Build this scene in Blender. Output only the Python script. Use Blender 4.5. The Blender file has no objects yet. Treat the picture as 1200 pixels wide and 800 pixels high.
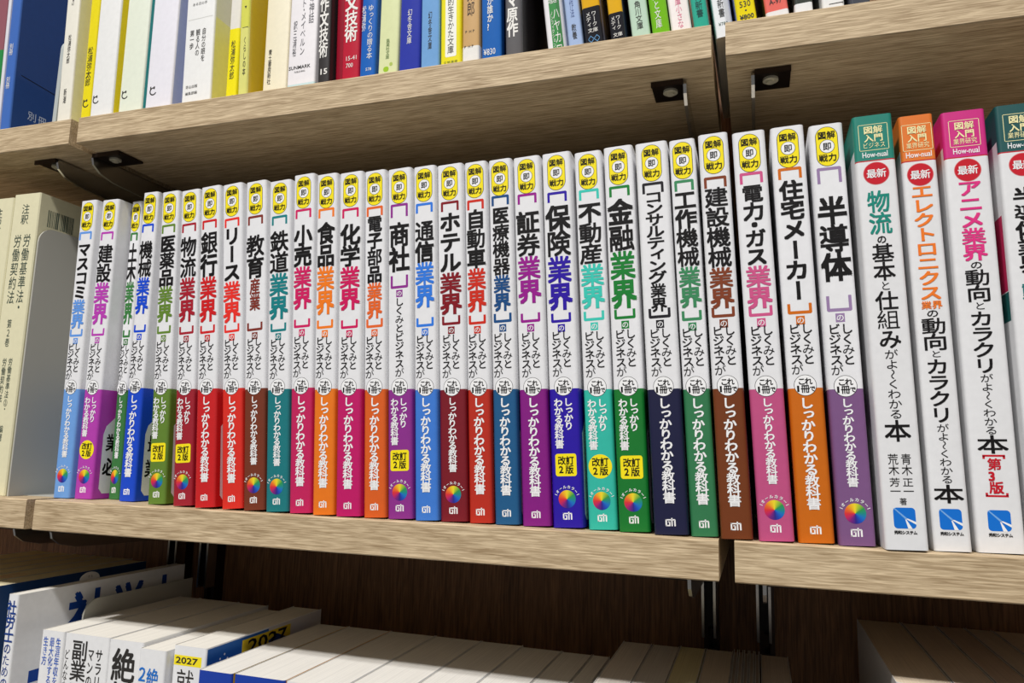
import bpy, math, random
from mathutils import Vector, Matrix

# ---------------------------------------------------------------- camera, light, exposure
SC = bpy.context.scene
COL = SC.collection
cam_d = bpy.data.cameras.new('camera'); cam_d.sensor_width = 36.0; cam_d.lens = 874.2 / 1200 * 36
cam_d.clip_start = 0.01; cam_d.clip_end = 50
cam = bpy.data.objects.new('camera', cam_d); COL.objects.link(cam); SC.camera = cam
yaw, pit, roll = -0.31706, 0.14526, 0.02522
fwd = Vector((math.sin(yaw) * math.cos(pit), math.cos(yaw) * math.cos(pit), math.sin(pit)))
rt = Vector((math.cos(yaw), -math.sin(yaw), 0)); up = rt.cross(fwd)
r2 = rt * math.cos(roll) + up * math.sin(roll); u2 = -rt * math.sin(roll) + up * math.cos(roll)
M = Matrix((r2, u2, -fwd)).transposed().to_4x4(); M.translation = Vector((0, -0.39023, 0.04098)); cam.matrix_world = M

world = bpy.data.worlds.new('shop'); SC.world = world; world.use_nodes = True
bg = world.node_tree.nodes['Background']; bg.inputs[0].default_value = (1.0, 0.985, 0.96, 1); bg.inputs[1].default_value = 0.20

def lamp(name, loc, size, power, col, target=(0, 0, 0.0)):
    d = bpy.data.lights.new(name, 'AREA'); d.shape = 'RECTANGLE'; d.size = size[0]; d.size_y = size[1]; d.energy = power; d.color = col
    o = bpy.data.objects.new(name, d); COL.objects.link(o); o.location = loc
    o.rotation_euler = (Vector(target) - Vector(loc)).to_track_quat('-Z', 'Y').to_euler()
    return o
lamp('ceiling_lamp', (-1.55, -3.1, 4.05), (0.26, 0.26), 226, (1, 0.98, 0.96), (-0.2, 0, 0))
lamp('ceiling_lamp', (1.20, -2.65, 4.05), (0.26, 0.26), 122, (1, 0.98, 0.96), (-0.1, 0, 0))

SC.view_settings.view_transform = 'Standard'; SC.view_settings.look = 'None'
SC.view_settings.exposure = 0.0; SC.view_settings.gamma = 1.0; SC.view_settings.use_curve_mapping = False

# ---------------------------------------------------------------- materials
def lin(c): return tuple(((v / 255) / 12.92 if v / 255 <= .04045 else ((v / 255 + .055) / 1.055) ** 2.4) for v in c) + (1,)
MC = {}
def paper(c, rough=.38, spec=.5, grain=.02):
    k = ('p', tuple(c), rough)
    if k in MC: return MC[k]
    m = bpy.data.materials.new('paper_%02x%02x%02x' % tuple(c)); m.use_nodes = True
    nt = m.node_tree; b = nt.nodes['Principled BSDF']
    n = nt.nodes.new('ShaderNodeTexNoise'); n.inputs['Scale'].default_value = 260; n.inputs['Detail'].default_value = 3
    tc = nt.nodes.new('ShaderNodeTexCoord'); nt.links.new(tc.outputs['Object'], n.inputs['Vector'])
    mx = nt.nodes.new('ShaderNodeMix'); mx.data_type = 'RGBA'
    a = lin(c); mx.inputs['A'].default_value = a; mx.inputs['B'].default_value = tuple(v * .88 for v in a[:3]) + (1,)
    nt.links.new(n.outputs['Fac'], mx.inputs['Factor']); nt.links.new(mx.outputs['Result'], b.inputs['Base Color'])
    bp = nt.nodes.new('ShaderNodeBump'); bp.inputs['Strength'].default_value = .04; bp.inputs['Distance'].default_value = .0004
    nt.links.new(n.outputs['Fac'], bp.inputs['Height']); nt.links.new(bp.outputs['Normal'], b.inputs['Normal'])
    b.inputs['Roughness'].default_value = rough; b.inputs['Specular IOR Level'].default_value = spec
    MC[k] = m; return m
def ink(c):
    k = ('i', tuple(c))
    if k in MC: return MC[k]
    m = bpy.data.materials.new('ink_%02x%02x%02x' % tuple(c)); m.use_nodes = True
    nt = m.node_tree; b = nt.nodes['Principled BSDF']
    n = nt.nodes.new('ShaderNodeTexNoise'); n.inputs['Scale'].default_value = 900
    mr = nt.nodes.new('ShaderNodeMapRange'); mr.inputs['To Min'].default_value = .42; mr.inputs['To Max'].default_value = .55
    nt.links.new(n.outputs['Fac'], mr.inputs['Value']); nt.links.new(mr.outputs['Result'], b.inputs['Roughness'])
    b.inputs['Base Color'].default_value = lin(c); b.inputs['Specular IOR Level'].default_value = .2
    MC[k] = m; return m
def wood(name, c0, c1, along, rough=.55, fine=1.0, bump=.25):
    """wood grain running along axis `along` (0 = x, 2 = z)"""
    m = bpy.data.materials.new(name); m.use_nodes = True
    nt = m.node_tree; b = nt.nodes['Principled BSDF']; tc = nt.nodes.new('ShaderNodeTexCoord')
    s = [1, 1, 1]; s[along] = .055
    mp = nt.nodes.new('ShaderNodeMapping'); mp.inputs['Scale'].default_value = s; nt.links.new(tc.outputs['Object'], mp.inputs['Vector'])
    n1 = nt.nodes.new('ShaderNodeTexNoise'); n1.inputs['Scale'].default_value = 620 * fine; n1.inputs['Detail'].default_value = 5; n1.inputs['Distortion'].default_value = .6
    n2 = nt.nodes.new('ShaderNodeTexNoise'); n2.inputs['Scale'].default_value = 130 * fine; n2.inputs['Detail'].default_value = 3; n2.inputs['Distortion'].default_value = 1.2
    for n in (n1, n2): nt.links.new(mp.outputs['Vector'], n.inputs['Vector'])
    r1 = nt.nodes.new('ShaderNodeMapRange'); r1.inputs['From Min'].default_value = .32; r1.inputs['From Max'].default_value = .62
    nt.links.new(n1.outputs['Fac'], r1.inputs['Value'])
    ad = nt.nodes.new('ShaderNodeMath'); ad.operation = 'MULTIPLY_ADD'; ad.inputs[1].default_value = .62
    r2_ = nt.nodes.new('ShaderNodeMapRange'); r2_.inputs['From Min'].default_value = .3; r2_.inputs['From Max'].default_value = .7; r2_.inputs['To Max'].default_value = .38
    nt.links.new(n2.outputs['Fac'], r2_.inputs['Value'])
    nt.links.new(r1.outputs['Result'], ad.inputs[0]); nt.links.new(r2_.outputs['Result'], ad.inputs[2])
    mx = nt.nodes.new('ShaderNodeMix'); mx.data_type = 'RGBA'; mx.inputs['A'].default_value = lin(c0); mx.inputs['B'].default_value = lin(c1)
    nt.links.new(ad.outputs['Value'], mx.inputs['Factor']); nt.links.new(mx.outputs['Result'], b.inputs['Base Color'])
    bp = nt.nodes.new('ShaderNodeBump'); bp.inputs['Strength'].default_value = bump; bp.inputs['Distance'].default_value = .0005
    nt.links.new(ad.outputs['Value'], bp.inputs['Height']); nt.links.new(bp.outputs['Normal'], b.inputs['Normal'])
    b.inputs['Roughness'].default_value = rough; b.inputs['Specular IOR Level'].default_value = .3
    return m
def pages(c=(222, 217, 205)):
    k = ('pg', tuple(c))
    if k in MC: return MC[k]
    m = bpy.data.materials.new('page_edges'); m.use_nodes = True
    nt = m.node_tree; b = nt.nodes['Principled BSDF']; tc = nt.nodes.new('ShaderNodeTexCoord')
    mp = nt.nodes.new('ShaderNodeMapping'); mp.inputs['Scale'].default_value = (1, .01, .01); nt.links.new(tc.outputs['Object'], mp.inputs['Vector'])
    n1 = nt.nodes.new('ShaderNodeTexNoise'); n1.inputs['Scale'].default_value = 1500; n1.inputs['Detail'].default_value = 4
    nt.links.new(mp.outputs['Vector'], n1.inputs['Vector'])
    mx = nt.nodes.new('ShaderNodeMix'); mx.data_type = 'RGBA'; a = lin(c)
    mx.inputs['A'].default_value = tuple(v * .72 for v in a[:3]) + (1,); mx.inputs['B'].default_value = tuple(min(1, v * 1.08) for v in a[:3]) + (1,)
    nt.links.new(n1.outputs['Fac'], mx.inputs['Factor']); nt.links.new(mx.outputs['Result'], b.inputs['Base Color'])
    bp = nt.nodes.new('ShaderNodeBump'); bp.inputs['Strength'].default_value = .3; bp.inputs['Distance'].default_value = .0003
    nt.links.new(n1.outputs['Fac'], bp.inputs['Height']); nt.links.new(bp.outputs['Normal'], b.inputs['Normal'])
    b.inputs['Roughness'].default_value = .85; b.inputs['Specular IOR Level'].default_value = .1
    MC[k] = m; return m
def metal(name, c, rough=.3, met=1.0):
    m = bpy.data.materials.new(name); m.use_nodes = True
    nt = m.node_tree; b = nt.nodes['Principled BSDF']
    n = nt.nodes.new('ShaderNodeTexNoise'); n.inputs['Scale'].default_value = 220; n.inputs['Detail'].default_value = 3
    mr = nt.nodes.new('ShaderNodeMapRange'); mr.inputs['To Min'].default_value = rough * .7; mr.inputs['To Max'].default_value = rough * 1.4
    nt.links.new(n.outputs['Fac'], mr.inputs['Value']); nt.links.new(mr.outputs['Result'], b.inputs['Roughness'])
    b.inputs['Base Color'].default_value = lin(c); b.inputs['Metallic'].default_value = met
    return m
def wheel_mat():
    m = bpy.data.materials.new('colour_wheel_print'); m.use_nodes = True
    nt = m.node_tree; b = nt.nodes['Principled BSDF']; tc = nt.nodes.new('ShaderNodeTexCoord')
    sp = nt.nodes.new('ShaderNodeSeparateXYZ'); nt.links.new(tc.outputs['Object'], sp.inputs['Vector'])
    at = nt.nodes.new('ShaderNodeMath'); at.operation = 'ARCTAN2'
    nt.links.new(sp.outputs['X'], at.inputs[0]); nt.links.new(sp.outputs['Z'], at.inputs[1])
    mr = nt.nodes.new('ShaderNodeMapRange'); mr.inputs['From Min'].default_value = -math.pi; mr.inputs['From Max'].default_value = math.pi
    nt.links.new(at.outputs['Value'], mr.inputs['Value'])
    cr = nt.nodes.new('ShaderNodeValToRGB'); e = cr.color_ramp
    stops = [(0, (40, 30, 130)), (.09, (120, 25, 120)), (.17, (190, 30, 90)), (.25, (215, 45, 50)), (.34, (230, 110, 35)), (.43, (238, 180, 30)), (.5, (240, 215, 40)),
             (.57, (170, 195, 45)), (.66, (40, 150, 70)), (.75, (20, 135, 130)), (.84, (15, 110, 190)), (.92, (20, 70, 180)), (1, (40, 30, 130))]
    e.elements[0].position = 0; e.elements[0].color = lin(stops[0][1]); e.elements[1].position = 1; e.elements[1].color = lin(stops[-1][1])
    for p, c in stops[1:-1]:
        q = e.elements.new(p); q.color = lin(c)
    nt.links.new(mr.outputs['Result'], cr.inputs['Fac']); nt.links.new(cr.outputs['Color'], b.inputs['Base Color'])
    b.inputs['Roughness'].default_value = .45
    return m
WOOD = wood('oak_laminate', (226, 204, 168), (148, 124, 92), 0, .6, 1.8, .22)
WALLW = wood('dark_oak_back', (150, 108, 72), (84, 56, 34), 2, .5, 1.0, .2)
PLATE = metal('grey_enamelled_steel', (178, 176, 166), .45, 0.0)
CHROME = metal('bright_steel', (190, 188, 186), .22, 1.0)
SCREW = metal('zinc_screw', (206, 200, 180), .35, .35)
BRONZE = metal('dark_bronze_steel', (62, 52, 48), .35, .9)
BLACKM = metal('black_slot', (14, 12, 12), .5, .2)
WHEEL = wheel_mat()

# ---------------------------------------------------------------- mesh helpers
def link(name, me, parent=None, loc=None):
    o = bpy.data.objects.new(name, me); COL.objects.link(o)
    if parent: o.parent = parent
    if loc: o.location = loc
    return o
def thing(name, label, cat, loc=(0, 0, 0), rot=(0, 0, 0), group=None):
    o = bpy.data.objects.new(name, None); o.empty_display_size = .01; COL.objects.link(o)
    o.location = loc; o.rotation_euler = rot; tag(o, label, cat, group); return o
def tag(o, label, cat, group=None, kind=None):
    if label: o['label'] = label
    if cat: o['category'] = cat
    if group: o['group'] = group
    if kind: o['kind'] = kind
    return o
class MB:
    """mesh builder: collects faces with material, builds ONE mesh object"""
    def __init__(s): s.v = []; s.f = []; s.m = []; s.mats = []
    def mi(s, m):
        if m not in s.mats: s.mats.append(m)
        return s.mats.index(m)
    def add(s, vs, fs, m):
        b = len(s.v); s.v += [tuple(p) for p in vs]; i = s.mi(m)
        for f in fs: s.f.append(tuple(b + k for k in f)); s.m.append(i)
    def box(s, x0, x1, y0, y1, z0, z1, m):
        s.add([(x, y, z) for z in (z0, z1) for y in (y0, y1) for x in (x0, x1)],
              [(0, 2, 3, 1), (4, 5, 7, 6), (0, 1, 5, 4), (2, 6, 7, 3), (0, 4, 6, 2), (1, 3, 7, 5)], m)
    def prism(s, poly, axis, a, b, m):
        """poly: 2-D outline extruded along axis from a to b"""
        def P(u, v, w): return {0: (w, u, v), 1: (u, w, v), 2: (u, v, w)}[axis]
        n = len(poly); vs = [P(u, v, a) for u, v in poly] + [P(u, v, b) for u, v in poly]
        s.add(vs, [tuple(range(n))[::-1], tuple(range(n, 2 * n))] + [(i, (i + 1) % n, n + (i + 1) % n, n + i) for i in range(n)], m)
    def mesh(s, name):
        me = bpy.data.meshes.new(name); me.from_pydata(s.v, [], s.f)
        for m in s.mats: me.materials.append(m)
        me.polygons.foreach_set('material_index', s.m); me.update(); return me
    def build(s, name, parent=None, loc=None, smooth=False):
        me = s.mesh(name)
        if smooth:
            for p in me.polygons: p.use_smooth = True
        return link(name, me, parent, loc)

# ---------------------------------------------------------------- lettering (glyph outlines from Blender's built-in font)
GC = {}
def glyph(t, bold):
    k = (t, bold)
    if k not in GC:
        c = bpy.data.curves.new('g', 'FONT'); c.body = t; c.size = 1; c.offset = bold; c.resolution_u = 2
        o = bpy.data.objects.new('g', c); m = o.to_mesh()
        GC[k] = ([(v.co.x, v.co.y) for v in m.vertices], [tuple(p.vertices) for p in m.polygons])
        o.to_mesh_clear(); bpy.data.objects.remove(o); bpy.data.curves.remove(c)
    return GC[k]
SMALL = 'っゃゅょァィゥェォッャュョ'
class Print(MB):
    """flat print on a face: u right, v up, both in mm; lay = how far it stands off in mm"""
    def __init__(s, fn=None): super().__init__(); s.fn = fn or (lambda u, v, e: (u / 1000, -e / 1000, v / 1000))
    def poly(s, pts, m, lay=.05): s.add([s.fn(u, v, lay) for u, v in pts], [tuple(range(len(pts)))], m)
    def rect(s, u0, u1, v0, v1, m, lay=.05): s.poly([(u0, v0), (u1, v0), (u1, v1), (u0, v1)], m, lay)
    def rrect(s, u0, u1, v0, v1, r, m, lay=.05, n=6):
        p = []
        for cx, cy, a in ((u1 - r, v1 - r, 0), (u0 + r, v1 - r, 90), (u0 + r, v0 + r, 180), (u1 - r, v0 + r, 270)):
            for i in range(n + 1):
                t = math.radians(a + 90 * i / n); p.append((cx + r * math.cos(t), cy + r * math.sin(t)))
        s.poly(p, m, lay)
    def disc(s, cu, cv, r, m, lay=.05, n=32, ry=None):
        ry = ry or r; s.poly([(cu + r * math.cos(2 * math.pi * i / n), cv + ry * math.sin(2 * math.pi * i / n)) for i in range(n)], m, lay)
    def ch(s, t, cu, cv, w, h, m, bold=0.0, lay=.16, vert=True, rot=0.0):
        vs, fs = glyph(t, 0); out = []; bold *= 1 if len(vs) < 52 else .82 if len(vs) < 66 else .6
        sh = [(0, 0)] if bold < .012 else [(a * bold * .8, b * bold * .8) for a in (-1, 1) for b in (-1, 1)]
        if bold > .03: sh.append((0, 0))
        nv = len(vs); fs = [tuple(q + i * nv for q in f) for i in range(len(sh)) for f in fs]
        for x, y, e in [(x + dx, y + dy, lay + .014 * i) for i, (dx, dy) in enumerate(sh) for x, y in vs]:
            x -= .5; y -= .38
            if vert and t in 'ー〜': x, y = (y, -x) if t == '〜' else (y * 1.0, -x)
            if vert and t in SMALL: x += .10; y += .10
            x *= w; y *= h
            if rot: x, y = x * math.cos(rot) - y * math.sin(rot), x * math.sin(rot) + y * math.cos(rot)
            out.append(s.fn(cu + x, cv + y, e))
        s.add(out, fs, m)
    def vt(s, t, cu, v1, v0, w, m, bold=.0, lay=.16, fill=1.06):
        wts = [.5 if c in '・' else 1 for c in t]; tot = sum(wts); v = v1
        for c, k in zip(t, wts):
            h = (v1 - v0) / tot
            if c != ' ': s.ch(c, cu, v - h * k / 2, w, h * fill, m, bold, lay)
            v -= h * k
    def ht(s, t, u0, u1, v0, v1, m, bold=.0, lay=.16):
        vs, fs = glyph(t, min(bold, .02)); xs = [p[0] for p in vs]; ys = [p[1] for p in vs]
        ax, bx, ay, by = min(xs), max(xs), min(ys), max(ys)
        s.add([s.fn(u0 + (x - ax) / (bx - ax) * (u1 - u0), v0 + (y - ay) / (by - ay) * (v1 - v0), lay) for x, y in vs], fs, m)

# ---------------------------------------------------------------- book body
def cover(w, D, H, bands, parent, r=.002, name='cover', t=.00035, right=None, left=None, smooth=True):
    """paper jacket wrapped round spine and both boards; bands = [(z0, z1, material)]; right/left override the boards"""
    h = w / 2; r = min(r, h * .45); P = [(-h, D)]; tagp = ['L']
    for i in range(5):
        a = math.pi + (math.pi / 2) * i / 4; P.append((-h + r + r * math.cos(a), r + r * math.sin(a))); tagp.append('S')
    for i in range(5):
        a = 1.5 * math.pi + (math.pi / 2) * i / 4; P.append((h - r + r * math.cos(a), r + r * math.sin(a))); tagp.append('S')
    tagp[-1] = 'R'; P.append((h, D))
    hi = h - t; ri = max(r - t, .0002); I = [(-hi, D)]
    for i in range(5):
        a = math.pi + (math.pi / 2) * i / 4; I.append((-h + r + ri * math.cos(a), r + ri * math.sin(a)))
    for i in range(5):
        a = 1.5 * math.pi + (math.pi / 2) * i / 4; I.append((h - r + ri * math.cos(a), r + ri * math.sin(a)))
    I.append((hi, D)); n = len(P)
    mb = MB(); zs = [bands[0][0]] + [b[1] for b in bands]
    def band_of(lst, z):
        for a, b, m in lst:
            if a <= z <= b: return m
        return lst[-1][2]
    allz = sorted(set(zs + [z for q in (right or [], left or []) for b in q for z in b[:2]]))
    V = [(x, y, z) for z in allz for x, y in P]; nz = len(allz); mb.v += V
    off = len(V); mb.v += [(x, y, z) for z in (allz[0], allz[-1]) for x, y in I]
    rim = paper((225, 223, 218))
    for k in range(nz - 1):
        zc = (allz[k] + allz[k + 1]) / 2
        for i in range(n - 1):
            lst = right if (tagp[i] == 'R' and right) else left if (tagp[i] == 'L' and left) else bands
            mb.f.append((k * n + i, k * n + i + 1, (k + 1) * n + i + 1, (k + 1) * n + i)); mb.m.append(mb.mi(band_of(lst, zc)))
    for i in range(n - 1):
        mb.f.append((off + i + 1, off + i, off + n + i, off + n + i + 1)); mb.m.append(mb.mi(rim))
        mb.f.append((i + 1, i, off + i, off + i + 1)); mb.m.append(mb.mi(rim))
        q = (nz - 1) * n; mb.f.append((q + i, q + i + 1, off + n + i + 1, off + n + i)); mb.m.append(mb.mi(rim))
    for i in (0, n - 1):
        mb.f.append((i, (nz - 1) * n + i, off + n + i, off + i)); mb.m.append(mb.mi(rim))
    me = mb.mesh(name)
    for p in me.polygons: p.use_smooth = abs(p.normal.z) < .5
    me.set_sharp_from_angle(angle=math.radians(40))
    return link(name, me, parent)
def page_block(w, D, H, parent, col=(232, 226, 212), t=.0005, top=.0003):
    mb = MB(); mb.box(-w / 2 + t, w / 2 - t, .0012, D - .001, .0004, H - top, pages(col))
    return mb.build('page_block', parent)

BLACK = ink((20, 18, 19)); WHITEI = ink((240, 240, 240)); YEL = ink((246, 226, 30)); RING = ink((40, 40, 40))
JW = paper((236, 236, 238))

# (number, x, y, lean, thickness, height, heights of the title lettering in mm)
MAIN=[
(1,-0.46443,0.01950,-0.01902,0.01537,0.21686,[192.9, 184.4, 142.0, 120.6, 114.3]),
(2,-0.44655,0.02100,-0.01330,0.01610,0.21642,[192.0, 182.3, 154.2, 123.4, 114.7]),
(3,-0.42977,0.03131,-0.02514,0.01013,0.21744,[193.4, 184.9, 156.5, 124.8, 114.7]),
(4,-0.40876,0.02172,-0.02135,0.01393,0.21928,[195.5, 182.8, 156.4, 129.9, 116.4]),
(5,-0.37387,0.01155,-0.05742,0.01493,0.21393,[190.0, 182.0, 146.2, 121.3, 113.0]),
(6,-0.35045,0.00855,-0.07503,0.01549,0.21235,[188.5, 178.8, 150.7, 120.3, 111.6]),
(7,-0.33102,0.00602,-0.07729,0.01584,0.21241,[188.8, 180.4, 149.8, 119.3, 111.3]),
(8,-0.31067,0.00650,-0.09197,0.01585,0.21297,[189.0, 182.5, 145.8, 118.4, 111.6]),
(9,-0.29460,0.00660,-0.07958,0.01599,0.21302,[189.2, 175.8, 147.1, 125.6, 112.2]),
(10,-0.27784,0.00625,-0.06923,0.01643,0.21142,[187.6, 177.2, 149.4, 119.3, 111.1]),
(11,-0.26167,0.00650,-0.06104,0.01563,0.21409,[190.8, 179.9, 152.9, 125.3, 113.3]),
(12,-0.24455,0.00450,-0.05590,0.01496,0.21188,[189.2, 179.7, 151.4, 121.0, 111.9]),
(13,-0.22782,0.00431,-0.05244,0.01658,0.21125,[187.7, 177.2, 150.4, 123.1, 111.4]),
(14,-0.21117,0.00587,-0.05578,0.01473,0.21147,[188.1, 182.0, 139.8, 117.6, 111.8]),
(15,-0.19537,0.00700,-0.05367,0.01612,0.21165,[188.8, 176.8, 146.2, None, 135.6]),
(16,-0.17887,0.00726,-0.05276,0.01478,0.21163,[188.1, 176.7, 151.2, 123.5, 111.7]),
(17,-0.16297,0.00927,-0.05268,0.01672,0.21199,[188.5, 181.5, 144.5, 119.2, 112.6]),
(18,-0.14708,0.01007,-0.05084,0.01418,0.21232,[188.5, 182.1, 146.5, 120.3, 112.7]),
(19,-0.13175,0.01054,-0.05001,0.01446,0.21252,[190.0, 182.6, 141.7, 120.4, 113.4]),
(20,-0.11492,0.01088,-0.05180,0.01638,0.21255,[189.8, 178.8, 152.1, 124.4, 113.0]),
(21,-0.09735,0.01148,-0.04970,0.01727,0.21337,[189.5, 181.2, 151.2, 119.9, 112.5]),
(22,-0.07837,0.01154,-0.05123,0.01580,0.21214,[189.4, 181.3, 145.7, 120.2, 113.0]),
(23,-0.06142,0.01028,-0.04707,0.01663,0.21286,[189.4, 181.4, 151.7, 119.4, 113.2]),
(24,-0.04211,0.00619,-0.04804,0.01756,0.21144,[188.2, 182.8, 131.5, 116.0, 112.3]),
(25,-0.02560,0.00794,-0.04744,0.01391,0.21212,[188.8, 182.5, 140.4, 118.1, 110.8]),
(26,-0.01006,0.00439,-0.04221,0.01547,0.21211,[187.8, 181.6, 138.2, 116.4, 111.4]),
(27,0.00848,0.00423,-0.04342,0.01665,0.21114,[188.4, 181.4, 138.1, 115.7, 111.3]),
(28,0.02670,0.00683,-0.03803,0.01663,0.21288,[190.1, 182.9, 119.5, None, 112.4]),
(29,0.04463,0.00562,-0.03419,0.01634,0.21134,[188.0, 172.1, 128.5, None, 112.9]),
(30,0.06454,-0.00050,-0.02964,0.01832,0.21092,None),
(31,0.08458,0.00575,-0.02694,0.01559,0.21130,None),
(32,0.10510,0.01032,-0.02015,0.01937,0.21304,None),
]
TOP=[
(1,-0.5640,0.0060,-0.0400,0.0161,0.389),
(2,-0.5465,0.0060,-0.0399,0.0101,0.386),
(4,-0.4872,0.0060,-0.0369,0.0132,0.376),
(5,-0.4715,0.0105,-0.0234,0.0092,0.375),
(6,-0.4514,0.0060,-0.0217,0.0208,0.370),
(7,-0.4277,0.0089,-0.0145,0.0215,0.367),
(8,-0.4030,0.0095,-0.0129,0.0233,0.363),
(9,-0.3728,0.0130,-0.0370,0.0255,0.361),
(10,-0.3473,0.0180,-0.0247,0.0095,0.358),
(11,-0.3278,0.0060,-0.0513,0.0077,0.347),
(12,-0.3090,0.0148,-0.0200,0.0195,0.350),
(13,-0.2818,0.0060,-0.0218,0.0219,0.340),
(14,-0.2646,0.0060,-0.0369,0.0091,0.336),
(15,-0.2447,0.0060,-0.0348,0.0130,0.333),
(16,-0.2324,0.0060,-0.0179,0.0115,0.330),
(17,-0.2178,0.0060,-0.0114,0.0143,0.328),
(18,-0.2029,0.0060,-0.0178,0.0146,0.325),
(19,-0.1885,0.0060,-0.0314,0.0129,0.323),
(20,-0.1744,0.0060,-0.0331,0.0141,0.320),
(21,-0.1612,0.0060,-0.0282,0.0116,0.318),
(22,-0.1476,0.0060,-0.0381,0.0130,0.315),
(23,-0.1333,0.0060,-0.0570,0.0109,0.313),
(24,-0.1086,0.0180,-0.1358,0.0124,0.317),
(25,-0.0951,0.0060,-0.1295,0.0090,0.306),
(26,-0.0840,0.0060,-0.1140,0.0109,0.304),
(27,-0.0701,0.0060,-0.0975,0.0087,0.302),
(28,-0.0571,0.0060,-0.1118,0.0107,0.300),
(29,-0.0458,0.0060,-0.1409,0.0100,0.298),
(30,-0.0346,0.0060,-0.1117,0.0115,0.296),
(31,-0.0236,0.0060,-0.1205,0.0085,0.293),
(32,-0.0118,0.0060,-0.2257,0.0089,0.292),
(33,0.0004,0.0060,-0.1352,0.0107,0.289),
(34,0.0161,0.0060,-0.1733,0.0121,0.287),
(36,0.0292,0.0060,-0.0054,0.0095,0.284),
(37,0.0437,0.0060,-0.0814,0.0112,0.281),
(38,0.0565,0.0060,0.0377,0.0101,0.279),
]

# ---------------------------------------------------------------- shelving
mb = MB(); mb.box(-1.1, .75, .2, .215, -.75, .75, WALLW); w_ = mb.build('wall_back'); w_['kind'] = 'structure'

def board(x0, x1, z1, label, y0=0.0, y1=.192):
    mb = MB(); t = .01977; c = .0006
    poly = [(y0 + c, z1 - t), (y1, z1 - t), (y1, z1), (y0 + c, z1), (y0, z1 - c), (y0, z1 - t + c)]
    mb.prism(poly, 0, x0, x1, WOOD)
    o = mb.build('shelf_board'); tag(o, label, 'shelf', 'oak laminate shelf boards'); return o
XL, XR = (-.4642, -.0187), (-.0112, .4343)
LV = {'top': .2733, 'middle': 0.0, 'bottom': -.2733}
for lv, z in LV.items():
    y0 = -.045 if lv == 'bottom' else 0
    y1 = .192
    what = {'top': 'carrying the upper row of books', 'middle': 'carrying the white business guide spines', 'bottom': 'under the lowest row of books'}[lv]
    board(-.9175, -.4718, z, 'left end oak shelf board %s' % what, y0, y1)
    board(XL[0], XL[1], z, 'long central oak shelf board %s' % what, y0, y1)
    board(XR[0], XR[1], z, 'right hand oak shelf board %s' % what, y0, y1)
posts = [(-.506, 'left'), (-.470, 'second from left'), (-.0335, 'third from left'), (.0045, 'right')]
def post(x, where):
    t = thing('slotted_post', 'dark slotted steel upright on the back panel, %s' % where, 'post', (x, .2, 0), group='slotted shelf uprights')
    mb = MB(); mb.box(-.0052, -.0018, -.012, -.0003, -.74, .74, BRONZE); mb.box(.0018, .0052, -.012, -.0003, -.74, .74, BRONZE); mb.build('channel', t)
    mb = MB()
    z = -.74
    while z < .73: mb.box(-.0018, .0018, -.0085, -.0075, z, z + .009, BRONZE); z += .0135
    mb.box(-.0018, .0018, -.0020, -.0004, -.74, .74, BLACKM)
    mb.build('slot_strip', t)
for x, w in posts: post(x, w)
def bracket(x, z, side, tabw, label, glow=CHROME):
    """thin steel arm from the upright under a board, a tab screwed to the board's underside; side = +1 tab to the right"""
    t = thing('shelf_bracket', label, 'bracket', (x, 0, z), group='steel brackets under the shelf boards')
    poly = [(.190, -.001), (.190, -.024), (.150, -.020), (.060, -.0165), (.040, -.0155), (.027, -.0125), (.0205, -.008), (.019, -.003), (.020, -.001)]
    mb = MB(); mb.prism(poly, 0, -.0009, .0009, CHROME); a = mb.build('arm', t)
    mb = MB(); x0, x1 = (.0009, tabw) if side > 0 else (-tabw, -.0009)
    mb.box(x0, x1, .0190, .0415, -.0017, -.0003, BRONZE)
    mb.box(x0, x1, .0180, .0192, -.0034, -.0003, BRONZE); tb = mb.build('mounting_tab', t)
    mb = MB(); cx = (x0 + x1) / 2 - side * .001; n = 16
    ring = [(cx + .0042 * math.cos(2 * math.pi * i / n), .0285 + .0042 * math.sin(2 * math.pi * i / n)) for i in range(n)]
    mb.prism(ring, 2, -.0030, -.0017, SCREW)
    mb.prism([(cx + .0022 * math.cos(2 * math.pi * i / n), .0285 + .0022 * math.sin(2 * math.pi * i / n)) for i in range(n)], 2, -.0042, -.0030, SCREW)
    mb.build('screw', t)
    mb = MB()
    for s in (-1, 1): mb.box(s * .0040 - .0009, s * .0040 + .0009, .176, .1878, -.066, -.002, CHROME)
    mb.box(-.0040, .0040, .1862, .1878, -.060, -.002, BLACKM); mb.build('hook', t)
for z, nm in ((.2733 - .01977, 'top'), (-.01977, 'middle')):
    for x, s, tw, ww in ((-.504, -1, .022, 'left end board'), (-.4695, 1, .026, 'left end of the central board'), (-.0345, -1, .019, 'right end of the central board'), (.0025, 1, .020, 'left end of the right hand board')):
        if ww.startswith('left end of the right') or ww.startswith('right end'):
            pass
        bracket(x, z, s, tw, 'steel bracket under the %s shelf, holding the %s' % (nm, ww))

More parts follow.
